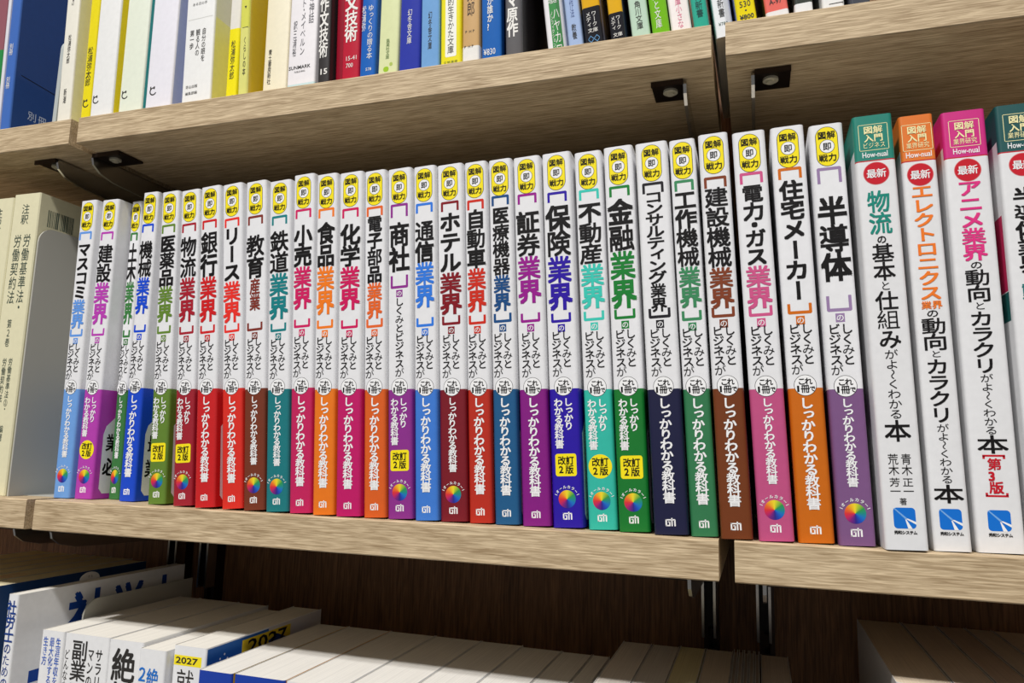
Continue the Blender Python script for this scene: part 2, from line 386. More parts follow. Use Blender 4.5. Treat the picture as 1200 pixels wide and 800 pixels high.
# ---------------------------------------------------------------- main row: the business guides
NAMES = {1: ('マスコミ', '業界', (112, 163, 228), (96, 150, 225), 'light blue'), 2: ('建設', '業界', (183, 62, 176), (183, 62, 176), 'magenta purple'), 3: ('土木', '業界', (58, 122, 62), (58, 122, 62), 'forest green, half hidden'),
 4: ('機械', '業界', (18, 72, 205), (18, 72, 205), 'royal blue'), 5: ('医薬品', '業界', (98, 132, 46), (98, 132, 46), 'olive green'), 6: ('物流', '業界', (160, 28, 45), (165, 28, 45), 'dark crimson'),
 7: ('銀行', '業界', (205, 28, 32), (205, 28, 32), 'pure red'), 8: ('リース', '業界', (222, 44, 32), (232, 48, 40), 'orange red'), 9: ('教育', '産業', (118, 52, 30), (128, 50, 40), 'brown'), 10: ('鉄道', '業界', (22, 120, 126), (22, 125, 130), 'teal'),
 11: ('小売', '業界', (198, 30, 92), (205, 28, 95), 'crimson pink'), 12: ('食品', '業界', (238, 122, 24), (240, 122, 30), 'bright orange'), 13: ('化学', '業界', (196, 18, 102), (205, 22, 90), 'deep magenta'), 14: ('電子部品', '業界', (222, 96, 30), (228, 100, 40), 'burnt orange'),
 15: ('商社', '', (142, 46, 142), (142, 46, 142), 'plum'), 16: ('通信', '業界', (62, 124, 214), (50, 120, 220), 'sky blue'), 17: ('ホテル', '業界', (124, 20, 34), (130, 20, 32), 'maroon'), 18: ('自動車', '業界', (188, 44, 26), (205, 45, 28), 'rust red'),
 19: ('医療機器', '業界', (28, 90, 138), (25, 75, 130), 'steel blue'), 20: ('証券', '業界', (134, 22, 130), (150, 25, 140), 'violet'), 21: ('保険', '業界', (40, 14, 164), (45, 20, 160), 'indigo'), 22: ('不動産', '業界', (50, 188, 168), (60, 198, 180), 'turquoise'),
 23: ('金融', '業界', (18, 120, 44), (25, 125, 50), 'grass green'), 24: ('コンサルティング', '業界', (24, 26, 62), (32, 30, 36), 'navy'), 25: ('工作機械', '業界', (50, 122, 78), (60, 135, 90), 'sage green'), 26: ('建設機械', '業界', (116, 56, 20), (128, 62, 36), 'chestnut brown'),
 27: ('電力・ガス', '業界', (196, 82, 132), (205, 85, 135), 'rose pink'), 28: ('住宅メーカー', '', (206, 106, 8), (206, 106, 20), 'amber orange'), 29: ('半導体', '', (126, 86, 134), (150, 125, 165), 'mauve')}
WHEELS = {1, 2, 3, 5, 6, 9, 10, 15, 17, 21, 22, 23, 27, 29}
TWOCOL = {2: 'o', 5: 's', 6: 's', 15: 's', 21: 's', 22: 'o', 23: 's'}
SHARED = {}
def shared(key, make):
    if key not in SHARED: SHARED[key] = make()
    return SHARED[key]
def mk_badge():
    p = Print(); p.rrect(-5.35, 5.35, -10.65, 10.65, 5.3, RING, .04, 10); p.rrect(-5.05, 5.05, -10.35, 10.35, 5.0, YEL, .08, 10)
    p.disc(0, 0, 3.65, RING, .12); p.disc(0, 0, 3.4, WHITEI, .15)
    p.ch('図', -2.15, 6.1, 4.3, 4.3, BLACK, .022, .22); p.ch('解', 2.15, 6.1, 4.3, 4.3, BLACK, .022, .22)
    p.ch('即', 0, 0, 4.3, 4.3, BLACK, .022, .22)
    p.ch('戦', -2.2, -6.1, 4.4, 4.3, BLACK, .022, .22); p.ch('力', 2.2, -6.1, 4.3, 4.3, BLACK, .022, .22)
    return p.mesh('series_badge')
def mk_vol():
    p = Print(); p.disc(0, 0, 5.3, RING, .04, 40); p.disc(0, 0, 5.05, WHITEI, .08, 40)
    p.ch('こ', -1.6, 2.0, 3.8, 3.8, BLACK, .03); p.ch('れ', 1.6, 2.0, 3.8, 3.8, BLACK, .03)
    p.ht('1', -3.9, -2.9, -3.2, -.1, BLACK, .0); p.ch('冊', -.1, -1.7, 4.3, 4.2, BLACK, .026); p.ch('で', 3.2, -1.8, 2.8, 3.0, BLACK, .03)
    return p.mesh('volume_badge')
def mk_sub(two):
    p = Print()
    if two:
        p.vt('しくみと', 2.6, 106.5, 86.0, 6.0, BLACK, .014, fill=1.12); p.vt('ビジネスが', -3.2, 106.5, 81.0, 6.0, BLACK, .014, fill=1.12)
    else: p.vt('しくみとビジネスが', 0, 129.5, 81.6, 6.2, BLACK, .014)
    return p.mesh('subtitle_lettering')
def mk_tail(kind):
    p = Print()
    if kind == 'two':
        p.vt('しっかり', 2.4, 69, 51.8, 5.2, WHITEI, .03, fill=1.14); p.vt('わかる教科書', -3.2, 69, 42, 5.2, WHITEI, .03, fill=1.12)
    elif kind == 'short': p.vt('しっかりわかる教科書', 0, 69.5, 27.5, 5.4, WHITEI, .03, fill=1.14)
    else: p.vt('しっかりわかる教科書', 0, 69.5, 15.8, 6.7, WHITEI, .032, fill=1.12)
    return p.mesh('tail_lettering')
def mk_edition(kind):
    p = Print()
    if kind == 'o': p.disc(0, 0, 6.4, YEL, .05, 40)
    else: p.rrect(-5.9, 5.9, -6.0, 6.0, 1.4, YEL, .05)
    p.ch('改', -2.3, 2.4, 4.7, 4.8, BLACK, .022); p.ch('訂', 2.3, 2.4, 4.7, 4.8, BLACK, .022)
    p.ht('2', -4.0, -1.5, -4.3, -.5, BLACK, .02); p.ch('版', 1.9, -2.4, 4.8, 4.8, BLACK, .022)
    return p.mesh('edition_badge')
def mk_wheel():
    p = Print(); p.disc(0, 0, 4.75, WHEEL, .05, 40)
    s = 'オールカラー'
    for i, c in enumerate(s):
        a = math.radians(52 - i * 104 / (len(s) - 1)); R_ = 6.5
        u, v = -R_ * math.sin(a), R_ * math.cos(a)
        if c == 'ー': p.ch(c, u, v, 1.9, 1.9, WHITEI, .03, vert=False, rot=a)
        else: p.ch(c, u, v, 1.9, 1.9, WHITEI, .03, rot=a)
    for sg in (-1, 1):
        a = math.radians(74 * sg); d = (math.sin(a), math.cos(a)); q = (d[1], -d[0])
        p.poly([(-d[0] * 5.6 * -1 + q[0] * .15, d[1] * 5.6 + q[1] * .15 + .6), (d[0] * 5.6 - q[0] * .15, d[1] * 5.6 - q[1] * .15 + .6), (d[0] * 7 - q[0] * .15, d[1] * 7.6 - q[1] * .15 + .6), (d[0] * 7 + q[0] * .15, d[1] * 7.6 + q[1] * .15 + .6)], WHITEI, .08)
    return p.mesh('colour_wheel')
def mk_mark():
    p = Print(); W = WHITEI; k = .62
    # G
    p.rect(-2.6, -2.6 + k + .12, -2.0, 1.5, W); p.rect(-2.6, -.15, 1.5 - k, 1.5, W); p.rect(-2.6, -.15, -2.0, -2.0 + k, W)
    p.rect(-.8, -.15, -1.4, .35, W); p.rect(-1.3, -.2, -.1, .4, W)
    # h with a long bar
    p.rect(.35, 1.0, -2.0, 2.1, W); p.rect(.35, 2.3, .9, 1.5, W); p.rect(1.75, 2.5, -2.0, 1.2, W); p.rect(-.15, .5, .9, 1.5, W)
    return p.mesh('publisher_mark')
def bracket_print(p, z, up, wd, m, leg=5.6, t=1.6):
    h = wd / 2; s = 1 if up else -1; e = .6
    o = [(-h, z - s * leg), (-h + t * .9, z - s * leg), (-h + t * .9, z - s * t), (h - t * .9, z - s * t), (h - t * .9, z - s * leg), (h, z - s * leg), (h, z - s * e), (h - e, z), (-h + e, z), (-h, z - s * e)]
    p.poly(o[:3] + [(-h + e, z), (-h, z - s * e)] if False else [(-h, z - s * leg), (-h + t * .9, z - s * leg), (-h + t * .9, z - s * t), (-h + t * .9, z), (-h + e, z), (-h, z - s * e)], m, .05)
    p.poly([(-h + t * .9, z - s * t), (h - t * .9, z - s * t), (h - t * .9, z), (-h + t * .9, z)], m, .05)
    p.poly([(h, z - s * leg), (h, z - s * e), (h - e, z), (h - t * .9, z), (h - t * .9, z - s * t), (h - t * .9, z - s * leg)], m, .05)
ENG = {1: 'mass media', 2: 'construction', 3: 'civil works', 4: 'machinery', 5: 'medicines', 6: 'logistics', 7: 'banking', 8: 'leasing', 9: 'education', 10: 'railways', 11: 'retail', 12: 'food', 13: 'chemicals', 14: 'electronic parts', 15: 'trading houses', 16: 'telecoms', 17: 'hotels', 18: 'cars', 19: 'medical equipment', 20: 'securities', 21: 'insurance', 22: 'real estate', 23: 'finance', 24: 'consulting', 25: 'machine tools', 26: 'building machines', 27: 'power and gas', 28: 'house makers', 29: 'semiconductors'}
PATCH = {1: ('最前線', '必須'), 2: ('業界動向', '必須知識'), 4: ('最新技術', '業界地図')}
for n, x, y, lean, w, H, tz in MAIN:
    if n > 29: continue
    title, gyo, c, c2, cn = NAMES[n]; k = H / .211; cm = paper(c); ci = ink(c2)
    root = thing('book', 'white paperback with %s lower half, %s title %s%s' % (cn, ENG[n], title, gyo), 'book', (x, y, .0003), (0, lean, 0), 'business guide paperbacks on the middle shelf')
    w -= .0002
    # leaning left: stand on the lower left corner
    root.location.z = .0003 + abs(math.sin(lean)) * w / 2
    # recover: the spine bottom centre is lifted by half the tilt
    D = .148; zb = .0742 * k
    cover(w, D, H, [(0, zb, cm), (zb, H, JW)], root, r=.0022)
    page_block(w, D, H, root)
    sx = min(1.0, (w * 1000 - 1.2) / 12.6)
    def put(name, me, z):
        o = link(name, me, root, (0, 0, z * k / 1000)); o.scale = (sx, 1, k); return o
    put('series_badge', shared('badge', mk_badge), 198.9)
    put('volume_badge', shared('vol', mk_vol), 75.6).scale = (min(1, (w * 1000 - .8) / 11), 1, 1)
    put('subtitle_lettering', shared(('sub', n != 15), lambda: mk_sub(n != 15)), 0)
    tk = 'two' if n in TWOCOL else ('short' if n in WHEELS else 'long')
    put('tail_lettering', shared(('tail', tk), lambda: mk_tail(tk)), 0)
    if n in TWOCOL: put('edition_badge', shared(('ed', TWOCOL[n]), lambda: mk_edition(TWOCOL[n])), 33)
    if n in WHEELS: put('colour_wheel', shared('wheel', mk_wheel), 14.9)
    put('publisher_mark', shared('mark', mk_mark), 6.2)
    p = Print(); W = w * 1000; zo, t0, t1, g1, zc = tz; bw = min(11.6, W - 3.4)
    bracket_print(p, zo, True, bw, ci, 6.2 if n not in (15, 29) else 8.5); bracket_print(p, zc, False, bw, ci, 5.4 if n not in (15, 29) else 8)
    wts = sum(.5 if q == '・' else 1 for q in title); ch_ = (t0 - t1) / wts; cw = min(ch_ * 1.14, W - 1.9, 14.6)
    if n == 24: cw = 10.4
    if n in (14, 19): cw = 10.6
    p.vt(title, 0, t0 + .2, t1 - .2, cw, BLACK, .040 if n != 24 else .028, fill=1.04 if n != 24 else 1.16)
    if gyo:
        gm = ci if n != 24 else BLACK; gh = (t1 - g1) / 2; gw = min(gh * 1.14, W - 1.9, 14.6)
        if n == 24: gw = 8.8
        if n == 9: gw = 8.2
        if n in (14, 19): gw = 10.6
        p.vt(gyo, 0, t1 - .3, g1 - .2, gw, gm, .042 if n != 24 else .030, fill=1.04)
    zbx = zc - 1.0; p.rect(-2.1, 2.1, zbx - 4.4, zbx, ci, .05); p.ch('の', 0, zbx - 2.2, 3.8, 4.0, WHITEI, .012, .14)
    p.build('title_lettering', root)
    # print on the right hand board (front cover)
    ps = Print(lambda u, v, e, w=w: (w / 2 + e / 1000, u / 1000, v / 1000)); z1 = 57 * k
    ps.poly([(5.5, 7), (8.5, 3.5), (D * 1000 - 3, 3.5), (D * 1000 - 3, z1 + 12), (30, z1 + 12), (7.5, z1 - 8), (5.5, z1 - 14)] if n < 5 else [(5, 7), (8, 3.5), (D * 1000 - 3, 3.5), (D * 1000 - 3, z1 + 6), (12, z1), (5, z1 - 7)], JW, .05)
    a_, b_ = PATCH.get(n, ('業界知識', '必須情報'))
    if n < 9:
        for i, q in enumerate(a_): ps.ch(q, 14 + i * 12.5, 39, 12, 13, BLACK, .03, .12, vert=False)
        for i, q in enumerate(b_): ps.ch(q, 13 + i * 12.5, 22, 12, 13, BLACK, .03, .12, vert=False)
        ps.disc(38, 92, 18, RING, .05, 40); ps.disc(38, 92, 17.4, JW, .08, 40); ps.ch('こ', 32, 97, 9, 9, BLACK, .02); ps.ch('れ', 41, 97, 9, 9, BLACK, .02); ps.ht('1', 27, 30, 82, 92, BLACK, .02); ps.ch('冊', 37, 87, 10, 10, BLACK, .02)
        ps.rrect(15, 22, 125, 186, 1.5, ci, .05); ps.rrect(17.2, 30, 128, 183, 1.2, JW, .08)
        ps.rrect(22, 60, 180, 186, 1.5, ci, .05)
        ps.disc(40, 196, 8, YEL, .05)
        for j, line in enumerate(('スーパー', '作業員', 'ICT', 'インフラ')):
            for i, q in enumerate(line): ps.ch(q, 18 + i * 5, 66 - j * 6.2 + 2, 4.4, 4.4, WHITEI, .0, .12, vert=False)
    ps.build('front_cover_print', root)

# ---------------------------------------------------------------- the taller introductory guides at the right
RED = ink((196, 28, 44)); CREAM = ink((246, 238, 180)); LB = ink((20, 110, 205))
def intro(x, y, lean, w, H, c, cn, sub3, items, label, mark=True):
    root = thing('book', label, 'book', (x, y, .0003 + abs(math.sin(lean)) * w / 2), (0, lean, 0), 'introductory guide paperbacks on the middle shelf')
    D = .148; k = H / .211; top = .1875 * k; cm = paper(c); lw = paper((232, 232, 233))
    cover(w - .0002, D, H, [(0, top - .0006, lw), (top - .0006, top, paper((196, 28, 44))), (top, H, cm)], root, r=.0018,
          left=[(0, .1935 * k, lw), (.1935 * k, H, cm)])
    page_block(w, D, H, root)
    p = Print()
    z1, z0 = 206.3 * k, 192.6 * k; hw = 6.7
    for a, b, cc, d in ((-hw, hw, z1 - .25, z1), (-hw, hw, z0, z0 + .25), (-hw, -hw + .25, z0, z1), (hw - .25, hw, z0, z1)): p.rect(a, b, cc, d, CREAM)
    for i, q in enumerate('図解'): p.ch(q, -2.2 + i * 4.4, z1 - 3.0, 4.4, 4.2, CREAM, .024, vert=False)
    for i, q in enumerate('入門'): p.ch(q, -2.2 + i * 4.4, z1 - 7.3, 4.4, 4.2, CREAM, .024, vert=False)
    m = len(sub3)
    for i, q in enumerate(sub3): p.ch(q, (-(m - 1) / 2 + i) * 10.4 / m, z1 - 11.1, 10.4 / m, 3.2, CREAM, .0, vert=False)
    p.ht('How-nual', -5.6, 5.8, 188.9 * k, 191.8 * k, WHITEI, .012); p.build('series_lettering', root)
    p = Print(); p.disc(0, 0, 5.9, ink((215, 120, 120)), .04, 40); p.disc(0, 0, 5.6, RED, .08, 40)
    p.ch('最', -2.2, 0, 4.6, 4.8, WHITEI, .028); p.ch('新', 2.2, 0, 4.6, 4.8, WHITEI, .028); p.build('newest_badge', root, (0, 0, .1800 * k + (.0005 if w > .016 else 0)))
    p = Print()
    xs = {'teal': 1.1, 'orange': 1.34, 'pink': 1.27, 'dark teal': 1.25}[cn]
    for (kind, t, a, b, wd, m_, bold) in items:
        if kind == 'v' and t not in ('著', '第3版'): wd *= xs if len(t) != 7 or t[0] != 'が' else 1.18
        if kind == 'v': p.vt(t, 0, a, b, wd, m_, bold)
        elif kind == 'h':
            for i, q in enumerate(t): p.ch(q, (-(len(t) - 1) / 2 + i) * wd, (a + b) / 2, wd, a - b, m_, bold, vert=False)
        elif kind == 'c':
            for u, tt in t: p.vt(tt, u, a, b, wd, m_, bold)
        elif kind == 'br':
            for zz, s in ((a, 1), (b, -1)):
                p.rect(-4.6, 4.6, zz - s * .45 - .45, zz - s * .45 + .45, m_); p.rect(-4.6, -3.6, zz - s * 1.2 - .7, zz - s * 1.2 + .7, m_); p.rect(3.6, 4.6, zz - s * 1.2 - .7, zz - s * 1.2 + .7, m_)
    p.build('title_lettering', root)
    if mark:
        p = Print(); p.rrect(-4.6, 4.6, -4.7, 4.7, 1.6, LB, .05)
        p.poly([(-4.4, 4.3), (-3.9, 4.5), (1.2, -.2), (.2, -.4)], ink((120, 170, 225)), .09)
        p.poly([(.4, -.3), (1.1, -.1), (4.7, -1.7), (4.7, -2.9)], WHITEI, .09); p.poly([(.2, -.5), (.7, -.7), (3.0, -4.8), (1.2, -4.8)], WHITEI, .09)
        for i, q in enumerate('秀和システム'): p.ch(q, -3.95 + i * 1.58, -6.4, 1.75, 1.75, BLACK, .03, vert=False)
        p.build('publisher_mark', root, (0, 0, .0143 * k))
    return root
B30, B31, B32 = [m for m in MAIN if m[0] > 29]
TEAL = ink((26, 135, 120)); ORG = ink((238, 122, 40)); PNK = ink((222, 52, 130))
intro(*B30[1:6], (30, 132, 116), 'teal', 'ビジネス', [
    ('v', '物流', 171.5, 149.4, 9.6, TEAL, .034), ('v', 'の', 148.9, 144.6, 4.2, BLACK, .022), ('v', '基本', 144.6, 126.2, 9.2, BLACK, .018), ('v', 'と', 126, 121.3, 4.6, BLACK, .01),
    ('v', '仕組み', 121, 93, 9.4, BLACK, .018), ('v', 'がよ〜くわかる', 92.6, 59.6, 5.2, BLACK, .008), ('v', '本', 59.2, 49.2, 10.6, BLACK, .018),
    ('c', [(2.6, '青木'), (-2.9, '荒木')], 43.6, 33.6, 4.7, BLACK, .0), ('c', [(2.6, '正一'), (-2.9, '芳一')], 32.6, 24.4, 4.7, BLACK, .0), ('v', '著', 23.4, 20.2, 3.2, BLACK, .0)],
    'white guide with teal head and teal characters 物流, first of the tall-headed group')
intro(*B31[1:6], (232, 122, 44), 'orange', '業界研究', [
    ('v', 'エレクトロニクス', 175.2, 117, 7.6, ORG, .03), ('h', '業界', 116.8, 112.6, 4.6, ORG, .03), ('v', 'の', 112.6, 108.6, 4.2, BLACK, .012), ('v', '動向', 108.4, 92.8, 8.2, BLACK, .02), ('v', 'と', 92.8, 89.2, 4, BLACK, .006),
    ('v', 'カラクリ', 88.8, 58.4, 7.6, BLACK, .02), ('v', 'がよ〜くわかる', 58, 30.4, 4.6, BLACK, .006), ('v', '本', 30, 21.6, 9.6, BLACK, .018)],
    'white guide with orange head and vertical orange katakana title on electronics')
intro(*B32[1:6], (210, 44, 132), 'pink', '業界研究', [
    ('v', 'アニメ業界', 177, 136.6, 8.6, PNK, .034), ('v', 'の', 136.4, 132.4, 4.4, BLACK, .012), ('v', '動向', 132.2, 116.4, 8.6, BLACK, .02), ('v', 'と', 116.4, 112.4, 4.2, BLACK, .006),
    ('v', 'カラクリ', 112, 82, 8.2, BLACK, .02), ('v', 'がよ〜くわかる', 81.8, 53.4, 4.8, BLACK, .006), ('v', '本', 53.2, 44.8, 10.4, BLACK, .018), ('br', '', 44.2, 25.0, 0, RED, 0), ('v', '第3版', 42.6, 26.6, 6.0, RED, .04)],
    'white guide with hot pink head and pink animation title, third of the tall-headed group')
r33 = intro(.1281, .012, -.0155, .0195, .2144, (26, 84, 84), 'dark teal', '業界研究', [
    ('v', '半導体業界', 172, 130, 9.2, BLACK, .03), ('v', 'の', 129.6, 125.4, 4.4, BLACK, .012), ('v', '動向', 125, 109, 8.8, ink((26, 120, 120)), .03), ('v', 'とカラクリ', 108, 72, 8.2, BLACK, .02), ('v', 'がよ〜くわかる', 71.5, 46, 4.8, BLACK, .006), ('v', '本', 45.6, 36, 10.4, BLACK, .018)],
    'white guide with dark green head, cut off by the right picture edge')
pl = Print(lambda u, v, e: (-.00975 - e / 1000 + .0001, u / 1000, v / 1000)); pl.rect(3.5, 60, 108, 122, paper((26, 100, 96))); pl.rect(4, 60, 122.5, 160, paper((200, 40, 90)))
pl.build('back_cover_print', r33)

# ---------------------------------------------------------------- pale slipcased law books and the bookend at the left
LAWC = paper((226, 220, 184), .7); DI = ink((70, 84, 74))
def law(x, y, w, H, lines, label):
    t = thing('slipcased_book', label, 'book', (x, y, .0003), (0, 0, 0), 'pale slipcased law books')
    D = .152; c = .0008
    mb = MB(); h = w / 2; o = [(-h, D), (-h, c), (-h + c, 0), (h - c, 0), (h, c), (h, D)]; i = [(h - .0015, D), (h - .0015, .0015), (-h + .0015, .0015), (-h + .0015, D)]
    mb.prism(o + i, 2, .0, H, LAWC); mb.box(-h + .001, h - .001, .001, D - .001, H - .0018, H - .0002, LAWC); mb.build('slipcase', t)
    mb = MB(); mb.box(-h + .002, h - .002, .002, D - .002, .001, H - .003, pages()); mb.build('page_block', t)
    p = Print()
    for (tx, u, a, b, cw) in lines: p.vt(tx, u, a, b, cw, DI, .004, fill=1.0)
    p.build('spine_lettering', t); return t
lawb = law(-.5215, .0125, .0262, .2243, [('注釈', -.2, 216.5, 200, 7.8), ('労働基準法・', 4.6, 193, 134, 7.6), ('労働契約法', -4.6, 193, 139, 7.6), ('第２巻', -2.5, 128, 107, 4.6), ('労働基準法②・', 3.2, 99, 60, 4.2), ('労働契約法', -2.6, 99, 66, 4.2), ('編著', 2, 50, 38, 4)],
    'pale cream slipcased law volume against the grey bookend')
ps = Print(lambda u, v, e: (.0131 + e / 1000, u / 1000, v / 1000)); u = 8.0; random.seed(5)
while u < 30:
    b = random.choice((.35, .5, .8, 1.1)); ps.rect(u, u + b, 199.8, 213, DI); u += b + random.choice((.3, .5, .8))
ps.build('barcode', lawb)
law(-.5490, .0125, .0275, .2225, [('注釈', 0, 215, 198, 7.8), ('労働基準法', 0, 190, 120, 7.6), ('第１巻', 0, 112, 92, 5)], 'second cream slipcased law volume, cut off by the left picture edge')
law(-.5790, .0135, .0290, .2225, [('注釈', 0, 215, 198, 7.8), ('労働法', 0, 190, 140, 7.6)], 'cream slipcased volume furthest left on the middle shelf')
def bookend(x, y0, y1, z0, H, mat, label, r=.012, t=.0012, foot=.06):
    o = thing('bookend', label, 'bookend', (x, y0, z0)); L = y1 - y0; poly = [(0, 0), (L, 0), (L, H)]
    for i in range(7):
        a = math.pi / 2 + math.pi / 2 * i / 6; poly.append((r + r * math.cos(a), H - r + r * math.sin(a)))
    mb = MB(); mb.prism(poly, 0, -t / 2, t / 2, mat); mb.build('upright_plate', o)
    mb = MB(); mb.box(-t / 2 - foot, -t / 2, 0.02, L, .0001, .0004, mat) if foot < 0 else mb.box(t / 2, t / 2 + foot, .012, L, 0, .0003, mat); mb.build('foot_plate', o)
    return o
bookend(-.5068, .0135, .15, .0001, .1985, PLATE, 'grey steel bookend between the cream law volumes and the light blue guide', foot=.03)

# ---------------------------------------------------------------- top row
def plain(n, x, y, lean, w, z0, H, D, bands, label, group, right=None, left=None, prints=(), rough=.25, sideprint=None):
    t = thing('book', label, 'book', (x, y, z0 + .0003 + abs(math.sin(lean)) * w / 2), (0, lean, 0), group)
    f = lambda bs: [(a, b, paper(c, rough)) for a, b, c in bs] if bs else None
    cover(w - .0003, D, H, f(bands), t, r=.0016, right=f(right), left=f(left)); page_block(w - .0003, D, H, t)
    if prints:
        p = Print()
        for q in prints:
            k = q[0]
            if k == 'v': p.vt(q[1], q[2], q[3], q[4], q[5], ink(q[6]), q[7])
            elif k == 'h': p.ht(q[1], q[2], q[3], q[4], q[5], ink(q[6]), q[7])
            elif k == 'r': p.rect(q[1], q[2], q[3], q[4], ink(q[5]), .05)
            elif k == 'rr': p.rrect(q[1], q[2], q[3], q[4], q[6], ink(q[5]), .05)
            elif k == 'hc':
                for i, cch in enumerate(q[1]): p.ch(cch, q[2] + i * q[4], q[3], q[4], q[4], ink(q[5]), q[6], vert=False)
            elif k == 'e':   # open ring mark
                cx, cz, r_, cc = q[1:5]
                for i in range(10):
                    a0, a1 = math.radians(-50 + i * 28), math.radians(-50 + (i + 1) * 28)
                    p.poly([(cx + r_ * math.cos(a0 + 1.9), cz + r_ * math.sin(a0 + 1.9)), (cx + r_ * math.cos(a1 + 1.9), cz + r_ * math.sin(a1 + 1.9)), (cx + .7 * r_ * math.cos(a1 + 1.9), cz + .7 * r_ * math.sin(a1 + 1.9)), (cx + .7 * r_ * math.cos(a0 + 1.9), cz + .7 * r_ * math.sin(a0 + 1.9))], ink(cc), .06)
                p.rect(cx - .9 * r_, cx - .6 * r_, cz + .5 * r_, cz + 1.2 * r_, ink(cc)); p.rect(cx + .1 * r_, cx + .4 * r_, cz + .5 * r_, cz + 1.2 * r_, ink(cc))
            elif k == 'zig':
                for s in (-1, 1):
                    pts = [(-3.4, q[1]), (-1.8, q[1] + 2), (0, q[1]), (1.8, q[1] + 2), (3.4, q[1])]
                    for i in range(4):
                        (a, b), (c, d) = pts[i], pts[i + 1]; b = q[1] + s * (b - q[1]); d = q[1] + s * (d - q[1])
                        p.poly([(a, b - .25), (c, d - .25), (c, d + .25), (a, b + .25)], ink(q[2]), .06)
        p.build('spine_lettering', t)
    if sideprint:
        ps = Print(lambda u, v, e, w=w: (w / 2 - .00015 + e / 1000, u / 1000, v / 1000)); sideprint(ps); ps.build('cover_lettering', t)
    return t
G1 = 'larger paperbacks on the left of the top shelf'; G2 = 'pocket paperbacks on the top shelf'
K = (50, 48, 46); Z = .2733; WH = (236, 234, 228)
def blue_side(ps):
    for i, q in enumerate('別冊'): ps.ch(q, 18 + i * 9, 20, 8, 8, ink((190, 205, 230)), 0, vert=False)
    ps.ht('Jun', 42, 66, 12, 24, ink((225, 230, 240)), .03); ps.rect(18, 36, 9, 9.6, ink((170, 190, 225)))
    ps.poly([(6, 49), (110, 42), (110, 42.5), (6, 49.6)], BLACK, .1)
TOPL = {t[0]: t for t in TOP}
def T(n, H, bands, label, prints=(), right=None, left=None, group=G2, D=.105, side=None, lean=None, rough=.22):
    _, x, y, ln, w, zt = TOPL[n]; plain(n, x, y, ln if lean is None else lean, w, Z, H, D, bands, label, group, right, left, prints, rough, side)
T(1, .21, [(0, .070, (40, 140, 70)), (.07, .21, (150, 90, 100))], 'paperback with green foot and mauve top, at the far left of the top shelf', group=G1, D=.15, lean=-.04)
plain(98, -.5537, .006, -.04, .0036, Z, .20, .14, [(0, .2, (226, 224, 230))], 'thin white booklet squeezed beside the glossy blue book', G1, None, None, [], .3)
T(2, .20, [(0, .2, (66, 110, 190))], 'glossy blue magazine-size book with dark blue front cover on the top shelf', [('v', '別冊', -.5, 46, 36, 4.0, WH, 0), ('v', '別冊', -.5, 74, 64, 4.0, WH, 0)], right=[(0, .2, (34, 70, 135))], group=G1, D=.14, side=blue_side, rough=.2)
T(4, .188, [(0, .188, (238, 234, 220))], 'off-white paperback beside the blue book, tiny black author name', [('v', '松浦弥太郎', 0, 72, 48, 3.2, K, 0), ('v', '考え方', 0, 120, 96, 2.6, K, 0), ('v', '新潮', 0, 28, 16, 3, K, 0)], right=[(0, .188, (232, 230, 196))], group=G1, D=.13, rough=.5)
T(5, .188, [(0, .188, (240, 222, 20))], 'narrow bright yellow spine with black author name and round mark', [('v', '松浦弥太郎', 0, 62, 30, 5.2, K, .012), ('e', 0, 16, 3, K)], group=G1, D=.13)
T(6, .188, [(0, .188, (238, 238, 236))], 'white paperback between two yellow edges, grey horizontal lines near its top', [('hc', '松浦弥太郎', -6, 109, 2.9, (150, 150, 150), 0), ('hc', '暮らしの', -6, 104, 2.9, (150, 150, 150), 0), ('e', -5.5, 15, 3, K)], right=[(0, .188, (236, 214, 20))], group=G1, D=.13, rough=.5)
T(7, .188, [(0, .188, (232, 238, 220))], 'pale green-white paperback with a teal front cover edge', [('e', -5.5, 17, 3, K)], right=[(0, .188, (52, 160, 158))], group=G1, D=.13, rough=.5)
T(8, .188, [(0, .188, (236, 234, 242))], 'wide white paperback with a lavender blue front cover edge', [('e', -5, 17, 3.2, K)], right=[(0, .188, (160, 170, 208))], group=G1, D=.13, rough=.5)
T(9, .188, [(0, .188, (240, 240, 238))], 'wide white paperback with three short columns of black characters', [('v', '自分の眼を', 4.2, 62, 36, 3.8, K, .006), ('v', '観る人の', -1, 62, 41, 3.8, K, .006), ('v', '第一歩', -6.2, 62, 47, 3.8, K, .006), ('hc', '松浦弥太郎訳', -8, 88, 3, (120, 120, 120), 0), ('hc', 'ある日の手', -6, 82, 2.6, (120, 120, 120), 0), ('hc', '青山出版', -8, 18, 2.6, K, 0), ('hc', '編集部編', -8, 13, 2.6, K, 0), ('r', -10.5, 11, 70, 70.5, (210, 210, 205))], right=[(0, .07, (236, 232, 150)), (.07, .188, (226, 224, 200))], group=G1, D=.13, rough=.5)
T(10, .188, [(0, .061, (246, 232, 20)), (.061, .188, (234, 230, 222))], 'slim book, yellow below and cream above, beside the glossy yellow spine', [('v', '松浦弥太郎', 0, 52, 22, 4, K, .006), ('hc', '文庫', -1.2, 9, 2.4, K, 0)], group=G1, D=.13)
T(11, .188, [(0, .052, (228, 226, 130)), (.052, .188, (222, 222, 96))], 'glossy pale yellow spine with mustard front cover on the top shelf', [('v', 'くらしの本', 1, 45, 16, 2.6, K, 0), ('h', '▼', -.2, 1.6, 66, 68, K, 0), ('r', -1.5, 3.2, 51.7, 52.1, K)], right=[(0, .188, (206, 176, 24))], group=G1, D=.13, rough=.15)
